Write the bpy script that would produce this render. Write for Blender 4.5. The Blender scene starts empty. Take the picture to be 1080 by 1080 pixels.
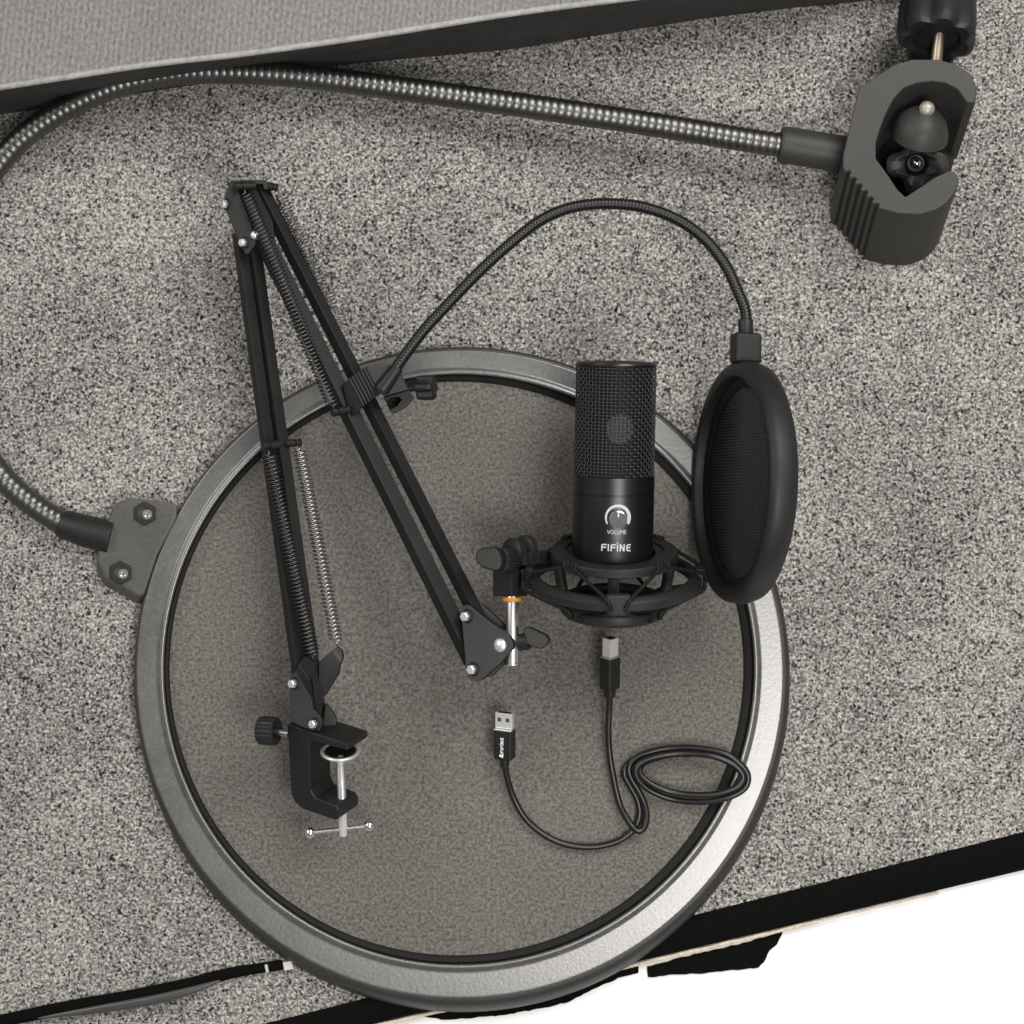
import bpy, bmesh, math, random
from mathutils import Vector, Matrix
random.seed(7)
PI = math.pi
S = 0.0005            # one drawing unit = half a millimetre
H = 2200.0            # camera height above the carpet in drawing units
scene = bpy.context.scene
COL = scene.collection

def V(*a): return Vector(a)
def W(px, py, z):
    k = (H - z) / H
    return Vector(((px - 540) * k, (540 - py) * k, z))
def SC(z): return (H - z) / H
def basis(axis, ref=None):
    a = Vector(axis).normalized()
    r = Vector(ref) if ref is not None else (V(0, 0, 1) if abs(a.z) < 0.9 else V(0, 1, 0))
    u = (r - a * r.dot(a)).normalized()
    return a, u, a.cross(u)
def smooth_path(pts, n=8, closed=False):
    P = [Vector(p) for p in pts]; out = []
    N = len(P); segs = N if closed else N - 1
    for i in range(segs):
        if closed: p0, p1, p2, p3 = P[(i-1) % N], P[i], P[(i+1) % N], P[(i+2) % N]
        else:
            p1, p2 = P[i], P[i+1]
            p0 = P[i-1] if i else p1 * 2 - p2
            p3 = P[i+2] if i + 2 < N else p2 * 2 - p1
        for k in range(n):
            t = k / n
            out.append(0.5 * ((2*p1) + (p2-p0)*t + (2*p0-5*p1+4*p2-p3)*t*t + (-p0+3*p1-3*p2+p3)*t**3))
    if not closed: out.append(P[-1].copy())
    return out
def resample(pts, step):
    out = [pts[0].copy()]; acc = 0.0
    for a, b in zip(pts, pts[1:]):
        d = (b - a).length
        if d < 1e-9: continue
        pos = step - acc
        while pos <= d:
            out.append(a.lerp(b, pos / d)); pos += step
        acc = d - (pos - step)
    return out

class MB:
    def __init__(self): self.v = []; self.f = []
    def add(self, vs, fs):
        o = len(self.v); self.v += [Vector(p) for p in vs]; self.f += [tuple(i + o for i in q) for q in fs]; return self
    def tube(self, path, r, segs=10, closed=False, caps=True, flat=1.0, ref=None):
        n = len(path); rings = []; up = None
        for i, p in enumerate(path):
            if closed: t = (path[(i+1) % n] - path[i-1])
            else: t = path[min(i+1, n-1)] - path[max(i-1, 0)]
            t = t.normalized()
            if up is None:
                _, up, _ = basis(t, ref)
            up = (up - t * up.dot(t))
            if up.length < 1e-6: _, up, _ = basis(t)
            up.normalize(); w = t.cross(up)
            rr = r(i / max(1, n-1), i) if callable(r) else r
            rings.append([p + (up * math.cos(2*PI*k/segs) * flat + w * math.sin(2*PI*k/segs)) * rr for k in range(segs)])
        vs = [q for ring in rings for q in ring]; fs = []
        for i in range(n if closed else n - 1):
            j = (i + 1) % n
            for k in range(segs):
                l = (k + 1) % segs
                fs.append((i*segs+k, i*segs+l, j*segs+l, j*segs+k))
        if caps and not closed:
            fs.append(tuple(range(segs))[::-1]); fs.append(tuple((n-1)*segs + k for k in range(segs)))
        return self.add(vs, fs)
    def cyl(self, a, b, r, segs=24, r2=None):
        a = Vector(a); b = Vector(b); d, u, w = basis(b - a); r2 = r if r2 is None else r2
        vs = [a + (u*math.cos(2*PI*k/segs) + w*math.sin(2*PI*k/segs))*r for k in range(segs)]
        vs += [b + (u*math.cos(2*PI*k/segs) + w*math.sin(2*PI*k/segs))*r2 for k in range(segs)]
        fs = [(k, (k+1) % segs, segs+(k+1) % segs, segs+k) for k in range(segs)]
        fs += [tuple(range(segs))[::-1], tuple(range(segs, 2*segs))]
        return self.add(vs, fs)
    def lathe(self, o, axis, prof, segs=48, ref=None, closed=False, lobes=0, depth=0.0, hollow=None):
        o = Vector(o); d, u, w = basis(axis, ref); vs = []; fs = []; n = len(prof)
        for (r, h) in prof:
            for k in range(segs):
                a = 2*PI*k/segs
                rr = r
                if lobes and r > (hollow or 0): rr = r - depth * (0.5 - 0.5*math.cos(lobes*a))**2 * min(1, r / max(p[0] for p in prof))
                vs.append(o + d*h + (u*math.cos(a) + w*math.sin(a))*rr)
        for i in range(n if closed else n - 1):
            j = (i + 1) % n
            for k in range(segs):
                l = (k+1) % segs
                fs.append((i*segs+k, i*segs+l, j*segs+l, j*segs+k))
        if not closed:
            if prof[0][0] > 1e-4: fs.append(tuple(range(segs))[::-1])
            if prof[-1][0] > 1e-4: fs.append(tuple((n-1)*segs+k for k in range(segs)))
        return self.add(vs, fs)
    def prism(self, poly, ext):
        n = len(poly); vs = [Vector(p) for p in poly]; e = Vector(ext)
        vs += [p + e for p in vs]
        fs = [tuple(range(n)), tuple(range(n, 2*n))[::-1]] + [(k, n+k, n+(k+1) % n, (k+1) % n) for k in range(n)]
        return self.add(vs, fs)
    def box(self, c, ax, half):
        c = Vector(c); a, b, d = [Vector(x) for x in ax]; h = half
        vs = [c + a*sx*h[0] + b*sy*h[1] + d*sz*h[2] for sx in (-1, 1) for sy in (-1, 1) for sz in (-1, 1)]
        fs = [(0,1,3,2), (4,6,7,5), (0,4,5,1), (2,3,7,6), (0,2,6,4), (1,5,7,3)]
        return self.add(vs, fs)
    def sheet(self, pts, faces, ext):
        n = len(pts); e = Vector(ext); vs = [Vector(p) for p in pts]; vs += [p + e for p in vs]
        fs = [tuple(q) for q in faces] + [tuple(i + n for i in reversed(q)) for q in faces]
        cnt = {}
        for q in faces:
            for i, a in enumerate(q):
                b = q[(i+1) % len(q)]; cnt.setdefault(frozenset((a, b)), []).append((a, b))
        for lst in cnt.values():
            if len(lst) == 1: a, b = lst[0]; fs.append((a, a+n, b+n, b))
        return self.add(vs, fs)
    def sphere(self, c, r, segs=20, rings=12):
        prof = [(r*math.sin(PI*i/rings), -r*math.cos(PI*i/rings)) for i in range(rings+1)]
        prof[0] = (0.001, -r); prof[-1] = (0.001, r)
        return self.lathe(c, (0, 0, 1), prof, segs)
    def build(self, name, mat, parent=None, bevel=0, sharp=35, seg=2, loc=None):
        root = parent
        while root is not None and root.parent is not None: root = root.parent
        if root is not None: o0 = Vector(root.location)
        else: o0 = Vector(loc) * S if loc is not None else Vector((0, 0, 0))
        bm = bmesh.new()
        for p in self.v: bm.verts.new(p)
        bm.verts.ensure_lookup_table()
        for q in self.f:
            try: bm.faces.new([bm.verts[i] for i in q])
            except ValueError: pass
        bmesh.ops.recalc_face_normals(bm, faces=bm.faces)
        if bevel:
            es = [e for e in bm.edges if len(e.link_faces) == 2 and e.calc_face_angle(0) > math.radians(30)]
            bmesh.ops.bevel(bm, geom=es, offset=bevel, segments=seg, profile=0.5, affect='EDGES', clamp_overlap=True)
        for p in bm.verts: p.co = p.co * S - o0
        me = bpy.data.meshes.new(name); bm.to_mesh(me); bm.free()
        for p in me.polygons: p.use_smooth = True
        me.set_sharp_from_angle(angle=math.radians(sharp))
        me.materials.append(mat)
        ob = bpy.data.objects.new(name, me); COL.objects.link(ob)
        if bevel:
            wn = ob.modifiers.new('weighted_normals', 'WEIGHTED_NORMAL'); wn.keep_sharp = True; wn.weight = 80
        if parent is not None: ob.parent = parent
        else: ob.location = o0
        return ob

def thing(name, label, cat, p, group=None):
    o = bpy.data.objects.new(name, None); COL.objects.link(o)
    o.empty_display_size = 0.01
    o.location = Vector(p) * S; o['label'] = label; o['category'] = cat
    if group: o['group'] = group
    return o
def tag(o, label, cat): o['label'] = label; o['category'] = cat; return o
def struct(o, label=None):
    o['kind'] = 'structure'
    if label: o['label'] = label
    return o

# ------------------------------------------------------------------ materials
def newmat(name):
    m = bpy.data.materials.new(name); m.use_nodes = True
    nt = m.node_tree; b = nt.nodes['Principled BSDF']
    return m, nt, b
def nd(nt, t, **kw):
    n = nt.nodes.new(t)
    for k, v in kw.items(): setattr(n, k, v)
    return n
def plain(name, col, rough=0.5, metal=0.0, spec=0.5, grain=0.0, gscale=900, var=0.12, bump=0.0):
    m, nt, b = newmat(name)
    b.inputs['Metallic'].default_value = metal
    b.inputs['Specular IOR Level'].default_value = spec
    tc = nd(nt, 'ShaderNodeTexCoord')
    n1 = nd(nt, 'ShaderNodeTexNoise'); n1.inputs['Scale'].default_value = gscale; n1.inputs['Detail'].default_value = 4
    nt.links.new(tc.outputs['Object'], n1.inputs['Vector'])
    n2 = nd(nt, 'ShaderNodeTexNoise'); n2.inputs['Scale'].default_value = 60; n2.inputs['Detail'].default_value = 3
    nt.links.new(tc.outputs['Object'], n2.inputs['Vector'])
    mr = nd(nt, 'ShaderNodeMapRange'); mr.inputs['To Min'].default_value = 1 - var - grain; mr.inputs['To Max'].default_value = 1 + var + grain
    mx = nd(nt, 'ShaderNodeMath', operation='ADD'); mx.inputs[1].default_value = 0
    if grain:
        a = nd(nt, 'ShaderNodeMath', operation='MULTIPLY'); a.inputs[1].default_value = 0.65; nt.links.new(n1.outputs['Fac'], a.inputs[0])
        c = nd(nt, 'ShaderNodeMath', operation='MULTIPLY_ADD'); c.inputs[1].default_value = 0.35
        nt.links.new(n2.outputs['Fac'], c.inputs[0]); nt.links.new(a.outputs[0], c.inputs[2]); nt.links.new(c.outputs[0], mx.inputs[0])
    else: nt.links.new(n2.outputs['Fac'], mx.inputs[0])
    nt.links.new(mx.outputs[0], mr.inputs['Value'])
    mr.inputs['From Min'].default_value = 0.25; mr.inputs['From Max'].default_value = 0.75
    vm = nd(nt, 'ShaderNodeVectorMath', operation='SCALE'); vm.inputs[0].default_value = col
    nt.links.new(mr.outputs[0], vm.inputs['Scale']); nt.links.new(vm.outputs[0], b.inputs['Base Color'])
    rr = nd(nt, 'ShaderNodeMapRange'); rr.inputs['To Min'].default_value = max(0.02, rough*0.85); rr.inputs['To Max'].default_value = min(1, rough*1.15)
    nt.links.new(n2.outputs['Fac'], rr.inputs['Value']); nt.links.new(rr.outputs[0], b.inputs['Roughness'])
    if bump:
        bp = nd(nt, 'ShaderNodeBump'); bp.inputs['Strength'].default_value = bump; bp.inputs['Distance'].default_value = 0.0002
        nt.links.new(n1.outputs['Fac'], bp.inputs['Height']); nt.links.new(bp.outputs[0], b.inputs['Normal'])
    return m

M = {}
M['plastic'] = plain('black_plastic', (0.013, 0.013, 0.0135), 0.45, spec=0.34, bump=0.08, gscale=4000)
M['matte'] = plain('matte_black_plastic', (0.015, 0.015, 0.0155), 0.5, spec=0.33, bump=0.1, gscale=4000)
M['deep'] = plain('deep_black', (0.008, 0.008, 0.008), 0.6, spec=0.25)
M['paint'] = plain('black_painted_steel', (0.012, 0.012, 0.0123), 0.45, spec=0.34, bump=0.05, gscale=5000)
M['mic'] = plain('black_anodised_metal', (0.006, 0.006, 0.0065), 0.33, spec=0.5, bump=0.04, gscale=6000)
M['wire'] = plain('black_wire', (0.022, 0.022, 0.0235), 0.4, metal=0.0, spec=0.5)
M['steel'] = plain('spring_steel', (0.42, 0.42, 0.42), 0.28, metal=1.0)
M['darksteel'] = plain('blackened_spring_steel', (0.13, 0.13, 0.13), 0.35, metal=1.0)
M['chrome'] = plain('bright_chrome', (0.86, 0.86, 0.86), 0.16, metal=1.0, var=0.03)
M['satin'] = plain('satin_aluminium', (0.72, 0.72, 0.73), 0.3, metal=1.0, var=0.03)
M['bolt'] = plain('zinc_bolt', (0.82, 0.82, 0.82), 0.38, metal=0.75, var=0.05)
M['orange'] = plain('orange_rubber', (0.55, 0.20, 0.02), 0.45)
M['white'] = plain('white_print', (0.48, 0.50, 0.56), 0.5, var=0.02)
M['plugmetal'] = plain('nickel_plug_shell', (0.80, 0.80, 0.80), 0.4, metal=0.6, var=0.03)
M['contact'] = plain('brass_contact', (0.10, 0.085, 0.045), 0.5, metal=0.3)
M['cord'] = plain('black_cable_jacket', (0.008, 0.008, 0.0085), 0.34, spec=0.5)
M['ring'] = plain('grey_black_moulded_plastic', (0.060, 0.058, 0.0555), 0.44, spec=1.0, grain=0.6, gscale=560, bump=0.16, var=0.05)
for n_ in M['ring'].node_tree.nodes:
    if n_.type == 'BUMP': n_.inputs['Distance'].default_value = 0.00045; M['ring'].node_tree.links.new(n_.outputs[0], M['ring'].node_tree.nodes['Principled BSDF'].inputs['Coat Normal'])
b_ = M['ring'].node_tree.nodes['Principled BSDF']; b_.inputs['Coat Weight'].default_value = 1.0; b_.inputs['Coat IOR'].default_value = 1.75; b_.inputs['Coat Roughness'].default_value = 0.3
M['band'] = plain('dark_grey_outer_band', (0.030, 0.029, 0.028), 0.45, spec=0.5, grain=0.3, gscale=900, bump=0.2)
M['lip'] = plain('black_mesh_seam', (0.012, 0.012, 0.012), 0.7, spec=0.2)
M['oldplastic'] = plain('worn_grey_black_plastic', (0.036, 0.0345, 0.0325), 0.5, spec=0.36, grain=0.34, gscale=1300, bump=0.25)
M['bracket'] = plain('dull_grey_bracket_plastic', (0.075, 0.073, 0.070), 0.5, spec=0.45, grain=0.3, gscale=1100, bump=0.3)
M['oldblack'] = plain('worn_black_plastic', (0.014, 0.0135, 0.013), 0.45, spec=0.45, grain=0.3, gscale=900, bump=0.2)
M['neck'] = plain('black_chrome_gooseneck', (0.155, 0.153, 0.149), 0.36, metal=1.0, var=0.1)
M['brass'] = plain('dull_brass_screw', (0.42, 0.36, 0.27), 0.38, metal=0.9)
M['trim'] = plain('black_edge_binding', (0.004, 0.004, 0.004), 0.9, spec=0.06, grain=0.3, gscale=700)
M['piping'] = plain('cream_piping', (0.62, 0.55, 0.42), 0.7, spec=0.2, grain=0.25, gscale=500)
M['table'] = plain('white_table', (0.95, 0.95, 0.95), 0.6, spec=0.2, var=0.0)
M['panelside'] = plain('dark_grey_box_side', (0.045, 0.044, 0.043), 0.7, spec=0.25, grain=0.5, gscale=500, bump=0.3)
M['paneledge'] = plain('pale_grey_piping', (0.34, 0.335, 0.325), 0.6, spec=0.3, grain=0.25, gscale=400)

def carpet_mat():
    m, nt, b = newmat('speckled_grey_carpet')
    L = nt.links.new
    tc = nd(nt, 'ShaderNodeTexCoord')
    n1 = nd(nt, 'ShaderNodeTexNoise'); n1.inputs['Scale'].default_value = 1 / (3.1*S); n1.inputs['Detail'].default_value = 2.0; n1.inputs['Roughness'].default_value = 0.6
    L(tc.outputs['Object'], n1.inputs['Vector'])
    vo = nd(nt, 'ShaderNodeTexVoronoi'); vo.inputs['Scale'].default_value = 1 / (2.1*S)
    L(tc.outputs['Object'], vo.inputs['Vector'])
    sp = nd(nt, 'ShaderNodeSeparateColor'); L(vo.outputs['Color'], sp.inputs[0])
    big = nd(nt, 'ShaderNodeTexNoise'); big.inputs['Scale'].default_value = 11; big.inputs['Detail'].default_value = 4; big.inputs['Roughness'].default_value = 0.6
    L(tc.outputs['Object'], big.inputs['Vector'])
    mid = nd(nt, 'ShaderNodeTexNoise'); mid.inputs['Scale'].default_value = 90; mid.inputs['Detail'].default_value = 2
    L(tc.outputs['Object'], mid.inputs['Vector'])
    # value = .5*noise + .36*cell + blotches
    a = nd(nt, 'ShaderNodeMath', operation='MULTIPLY_ADD'); a.inputs[1].default_value = 0.24; L(sp.outputs[0], a.inputs[0])
    s1 = nd(nt, 'ShaderNodeMath', operation='MULTIPLY'); s1.inputs[1].default_value = 0.84; L(n1.outputs['Fac'], s1.inputs[0]); L(s1.outputs[0], a.inputs[2])
    c = nd(nt, 'ShaderNodeMath', operation='MULTIPLY_ADD'); c.inputs[1].default_value = 0.24; L(big.outputs['Fac'], c.inputs[0]); L(a.outputs[0], c.inputs[2])
    d = nd(nt, 'ShaderNodeMath', operation='MULTIPLY_ADD'); d.inputs[1].default_value = 0.08; L(mid.outputs['Fac'], d.inputs[0]); L(c.outputs[0], d.inputs[2])
    cr = nd(nt, 'ShaderNodeValToRGB'); L(d.outputs[0], cr.inputs['Fac'])
    e = cr.color_ramp.elements
    stops = [(0.46, (0.022, 0.021, 0.020)), (0.56, (0.100, 0.097, 0.091)), (0.66, (0.200, 0.195, 0.184)), (0.76, (0.310, 0.303, 0.286)), (0.89, (0.54, 0.53, 0.50))]
    e[0].position, e[0].color = stops[0][0], (*stops[0][1], 1)
    e[1].position, e[1].color = stops[-1][0], (*stops[-1][1], 1)
    for p, col in stops[1:-1]:
        q = e.new(p); q.color = (*col, 1)
    # faint warm / green / pink fibres
    hs = nd(nt, 'ShaderNodeMix', data_type='RGBA', blend_type='MULTIPLY'); hs.inputs['Factor'].default_value = 1.0
    tint = nd(nt, 'ShaderNodeMix', data_type='RGBA'); tint.inputs['A'].default_value = (1.03, 0.985, 0.99, 1); tint.inputs['B'].default_value = (0.99, 0.995, 0.975, 1)
    n3 = nd(nt, 'ShaderNodeTexNoise'); n3.inputs['Scale'].default_value = 1 / (11*S); n3.inputs['Detail'].default_value = 1; L(tc.outputs['Object'], n3.inputs['Vector'])
    mr = nd(nt, 'ShaderNodeMapRange'); mr.inputs['From Min'].default_value = 0.35; mr.inputs['From Max'].default_value = 0.65; L(n3.outputs['Fac'], mr.inputs['Value'])
    L(mr.outputs[0], tint.inputs['Factor'])
    v2 = nd(nt, 'ShaderNodeTexVoronoi'); v2.inputs['Scale'].default_value = 1 / (2.7*S); L(tc.outputs['Object'], v2.inputs['Vector'])
    sp2 = nd(nt, 'ShaderNodeSeparateColor'); L(v2.outputs['Color'], sp2.inputs[0])
    fk = nd(nt, 'ShaderNodeMapRange'); fk.inputs['From Min'].default_value = 0.02; fk.inputs['From Max'].default_value = 0.2; fk.inputs['To Min'].default_value = 0.15; L(sp2.outputs[1], fk.inputs['Value'])
    fm = nd(nt, 'ShaderNodeVectorMath', operation='SCALE'); L(cr.outputs['Color'], fm.inputs[0]); L(fk.outputs[0], fm.inputs['Scale'])
    L(fm.outputs[0], hs.inputs['A']); L(tint.outputs['Result'], hs.inputs['B']); L(hs.outputs['Result'], b.inputs['Base Color'])
    b.inputs['Roughness'].default_value = 0.95; b.inputs['Specular IOR Level'].default_value = 0.05
    bp = nd(nt, 'ShaderNodeBump'); bp.inputs['Strength'].default_value = 0.6; bp.inputs['Distance'].default_value = 0.0009
    L(d.outputs[0], bp.inputs['Height']); L(bp.outputs[0], b.inputs['Normal'])
    return m
def mesh_mat():
    m, nt, b = newmat('woven_grey_filter_mesh'); L = nt.links.new
    tc = nd(nt, 'ShaderNodeTexCoord')
    n1 = nd(nt, 'ShaderNodeTexNoise'); n1.inputs['Scale'].default_value = 1 / (3.3*S); n1.inputs['Detail'].default_value = 2.0; n1.inputs['Roughness'].default_value = 0.6
    L(tc.outputs['Object'], n1.inputs['Vector'])
    big = nd(nt, 'ShaderNodeTexNoise'); big.inputs['Scale'].default_value = 8; big.inputs['Detail'].default_value = 3; L(tc.outputs['Object'], big.inputs['Vector'])
    acc = None
    for dr in ('X', 'Y'):
        wv = nd(nt, 'ShaderNodeTexWave', wave_type='BANDS', bands_direction=dr); wv.inputs['Scale'].default_value = 6.2832 / (20*3.1*S); wv.inputs['Distortion'].default_value = 1.6; wv.inputs['Detail'].default_value = 1; wv.inputs['Detail Scale'].default_value = 2
        L(tc.outputs['Object'], wv.inputs['Vector'])
        w2 = nd(nt, 'ShaderNodeMath', operation='MULTIPLY_ADD'); w2.inputs[1].default_value = 0.015; L(wv.outputs['Fac'], w2.inputs[0])
        if acc is None:
            a = nd(nt, 'ShaderNodeMath', operation='MULTIPLY_ADD'); a.inputs[1].default_value = 0.16; L(big.outputs['Fac'], a.inputs[0]); L(n1.outputs['Fac'], a.inputs[2]); acc = a
        L(acc.outputs[0], w2.inputs[2]); acc = w2
    cr = nd(nt, 'ShaderNodeValToRGB'); L(acc.outputs[0], cr.inputs['Fac']); e = cr.color_ramp.elements
    e[0].position = 0.36; e[0].color = (0.062, 0.057, 0.051, 1); e[1].position = 0.95; e[1].color = (0.245, 0.230, 0.208, 1)
    L(cr.outputs['Color'], b.inputs['Base Color']); b.inputs['Roughness'].default_value = 0.8; b.inputs['Specular IOR Level'].default_value = 0.15
    bp = nd(nt, 'ShaderNodeBump'); bp.inputs['Strength'].default_value = 0.4; bp.inputs['Distance'].default_value = 0.0004
    L(acc.outputs[0], bp.inputs['Height']); L(bp.outputs[0], b.inputs['Normal'])
    return m
def cloth_mat():
    m, nt, b = newmat('pale_grey_woven_cover'); L = nt.links.new
    tc = nd(nt, 'ShaderNodeTexCoord')
    mp = nd(nt, 'ShaderNodeMapping'); mp.inputs['Rotation'].default_value = (0, 0, 0.14); mp.inputs['Scale'].default_value = (1, 0.7, 1); L(tc.outputs['Object'], mp.inputs['Vector'])
    n1 = nd(nt, 'ShaderNodeTexNoise'); n1.inputs['Scale'].default_value = 1 / (3.2*S); n1.inputs['Detail'].default_value = 2; L(mp.outputs[0], n1.inputs['Vector'])
    n2 = nd(nt, 'ShaderNodeTexNoise'); n2.inputs['Scale'].default_value = 14; n2.inputs['Detail'].default_value = 5; L(tc.outputs['Object'], n2.inputs['Vector'])
    wv = nd(nt, 'ShaderNodeTexWave', wave_type='BANDS', bands_direction='X'); wv.inputs['Scale'].default_value = 6.2832 / (20*6.0*S); wv.inputs['Distortion'].default_value = 2.0; wv.inputs['Detail Scale'].default_value = 1.5; L(mp.outputs[0], wv.inputs['Vector'])
    a0 = nd(nt, 'ShaderNodeMath', operation='MULTIPLY_ADD'); a0.inputs[1].default_value = 0.16; L(wv.outputs['Fac'], a0.inputs[0]); L(n1.outputs['Fac'], a0.inputs[2])
    a = nd(nt, 'ShaderNodeMath', operation='MULTIPLY_ADD'); a.inputs[1].default_value = 0.35; L(n2.outputs['Fac'], a.inputs[0]); L(a0.outputs[0], a.inputs[2])
    cr = nd(nt, 'ShaderNodeValToRGB'); L(a.outputs[0], cr.inputs['Fac']); e = cr.color_ramp.elements
    cr.color_ramp.elements[0].position = 0.45; e[0].color = (0.115, 0.113, 0.108, 1); e[1].position = 1.0; e[1].color = (0.265, 0.260, 0.248, 1)
    mm = nd(nt, 'ShaderNodeMath', operation='MULTIPLY'); mm.inputs[1].default_value = 0.9
    L(cr.outputs['Color'], b.inputs['Base Color']); b.inputs['Roughness'].default_value = 0.85; b.inputs['Specular IOR Level'].default_value = 0.15
    bp = nd(nt, 'ShaderNodeBump'); bp.inputs['Strength'].default_value = 0.2; bp.inputs['Distance'].default_value = 0.0004
    L(n1.outputs['Fac'], bp.inputs['Height']); L(bp.outputs[0], b.inputs['Normal'])
    return m
def brushed_mat():
    m, nt, b = newmat('brushed_dial_metal'); L = nt.links.new
    b.inputs['Metallic'].default_value = 1; b.inputs['Base Color'].default_value = (0.032, 0.032, 0.034, 1); b.inputs['Roughness'].default_value = 0.35
    b.inputs['Anisotropic'].default_value = 0.7
    return m
M['carpet'] = carpet_mat(); M['mesh'] = mesh_mat(); M['cloth'] = cloth_mat(); M['dial'] = brushed_mat()

# ------------------------------------------------------------------ setting
def yA(x): return 878 + (1080 - x) * 0.2525
def yB(x): return 918 + (1080 - x) * 0.2365
tb = MB(); tb.add([V(-2600, -2600, -12), V(2600, -2600, -12), V(2600, 2600, -12), V(-2600, 2600, -12)], [(0, 1, 2, 3)])
struct(tb.build('tabletop', M['table']), 'white tabletop showing beyond the black carpet edge')
edge = []
x = -900.0
while x < 2100:
    edge.append(W(x, yA(x) + random.uniform(-1.6, 2.2), 0)); x += random.uniform(2.0, 4.5)
poly = edge + [V(1550, 1700, 0), V(-1500, 1700, 0)]
cp = MB(); n = len(poly)
cp.prism(poly, (0, 0, -8))
struct(cp.build('carpet', M['carpet']), 'speckled grey carpet under everything')

def strip(name, mat, prof, x0, x1, step, fa, fb, wob=0.0):
    mb = MB(); xs = []; x = x0
    while x <= x1: xs.append(x); x += step
    rows = []
    for x in xs:
        j = random.uniform(-wob, wob)
        rows.append([W(x, fa(x) * (1 - t) + fb(x) * t + (j if 0 < t else 0), z) for t, z in prof])
    m = len(prof); vs = [p for r in rows for p in r]; fs = []
    for i in range(len(xs) - 1):
        for k in range(m):
            l = (k + 1) % m
            fs.append((i*m+k, i*m+l, (i+1)*m+l, (i+1)*m+k))
    fs += [tuple(range(m)), tuple((len(xs)-1)*m + k for k in range(m))[::-1]]
    return mb.add(vs, fs).build(name, mat, None, loc=W(700, 985, 0))
tr = strip('edge_binding', M['trim'], [(-0.02, 0.5), (0.06, 2.2), (0.3, 4.2), (0.6, 3.8), (0.9, 0.5), (0.99, -5), (0.99, -10), (-0.02, -10)], -500, 1800, 12, yA, yB)
tag(tr, 'black fabric binding along the lower edge of the speckled carpet', 'edge binding')
pp = MB(); pth = [W(x, yB(x) + 2.6 + random.uniform(-0.3, 0.3), -4.5) for x in range(-500, 1000, 10)]
pp.tube(pth, lambda t, i: 2.0 + 0.3 * math.sin(i * 1.7) + (-1.0 if i > 136 else 0), 8)
tag(pp.build('piping_cord', M['piping'], None, loc=W(600, 1032, -8)), 'thin cream piping running beside the black carpet binding', 'piping')
def fray(pl, step=4.0, j=0.55):
    out = []
    for a, b in zip(pl, pl[1:] + pl[:1]):
        n_ = max(1, int(math.hypot(b[0]-a[0], b[1]-a[1]) / step))
        for i in range(n_): out.append((a[0] + (b[0]-a[0])*i/n_ + random.uniform(-j, j), a[1] + (b[1]-a[1])*i/n_ + random.uniform(-j, j)))
    return out
fl = MB(); fl.prism([W(*p, -9.2) for p in fray([(683, 1020), (720, 1010), (780, 996), (826, 983), (820, 996), (812, 1003), (806, 1015), (800, 1021), (786, 1022), (740, 1027), (712, 1028), (684, 1031)])], (0, 0, -2.0))
tag(fl.build('fabric_flap', M['trim'], None, bevel=0.5, loc=W(750, 1015, -11)), 'frayed black fabric tab poking out below the cream piping, right of the ring', 'fabric flap')
fl = MB(); fl.prism([W(*p, -9.2) for p in fray([(440, 1071), (560, 1042), (674, 1020), (673, 1026), (652, 1032), (620, 1046), (600, 1057), (570, 1064), (530, 1071), (470, 1076)])], (0, 0, -2.0))
tag(fl.build('fabric_flap', M['trim'], None, bevel=0.5, loc=W(560, 1055, -11)), 'black fabric flap under the lowest part of the large grey filter ring', 'fabric flap')

# grey box, top left
top = [(-330, 141), (0, 93), (150, 70), (262, 57), (400, 37.5), (545, 14.5), (690, -4), (880, -26), (900, -330), (-330, -330)]
top.insert(7, (790, -16)); bas = [(-330, 172), (0, 121), (150, 98), (320, 72), (540, 52), (740, 20), (830, 9), (905, 2), (990, -12), (990, -330), (-330, -330)]
zt = 112
bx = thing('fabric_box', 'pale grey fabric covered box with dark side in the top left corner', 'box', W(250, -100, 0))
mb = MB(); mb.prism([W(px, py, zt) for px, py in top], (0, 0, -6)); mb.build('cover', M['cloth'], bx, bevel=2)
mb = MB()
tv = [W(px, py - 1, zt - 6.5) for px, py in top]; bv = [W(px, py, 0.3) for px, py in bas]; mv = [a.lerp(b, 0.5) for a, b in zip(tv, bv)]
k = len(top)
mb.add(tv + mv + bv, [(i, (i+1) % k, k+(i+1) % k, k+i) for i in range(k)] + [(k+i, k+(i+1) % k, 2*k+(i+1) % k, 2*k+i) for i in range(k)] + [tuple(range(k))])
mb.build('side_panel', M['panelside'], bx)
mb = MB(); mb.tube(resample(smooth_path([W(px, py - 1.0, zt - 1) for px, py in top[:9]], 12), 6), 3.1, 10)
mb.build('piping', M['paneledge'], bx)

# black strap, lower left
sb = thing('flat_cord', 'flat black cord with pale tip lying on carpet, lower left of ring', 'cord', W(150, 1050, 0))
cpath = smooth_path([W(-120, 1102, 3.5), W(0, 1077, 3.5), W(70, 1063, 3.5), W(140, 1051, 4), W(200, 1038, 4), W(245, 1026, 4), W(298, 1017.5, 3.5)], 10)
mb = MB(); mb.tube(cpath, lambda t, i: 5.5 + 2.0*math.sin(PI*min(1, t*1.1)), 14, flat=0.55); mb.build('strap', M['trim'], sb)
mb = MB(); mb.tube(smooth_path([W(40, 1074, 9.5), W(100, 1065, 10.5), W(160, 1055, 10.5), W(200, 1045, 10), W(232, 1034, 8)], 8), lambda t, i: 0.6 + 4.6*math.sin(PI*t)**0.8, 12, flat=0.6)
mb.build('highlight_streak', plain('glossy_cord_highlight', (0.05, 0.05, 0.05), 0.3, spec=0.8), sb)  # added glossy strip, paler than the strap, stands in for the cord's highlight
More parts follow.
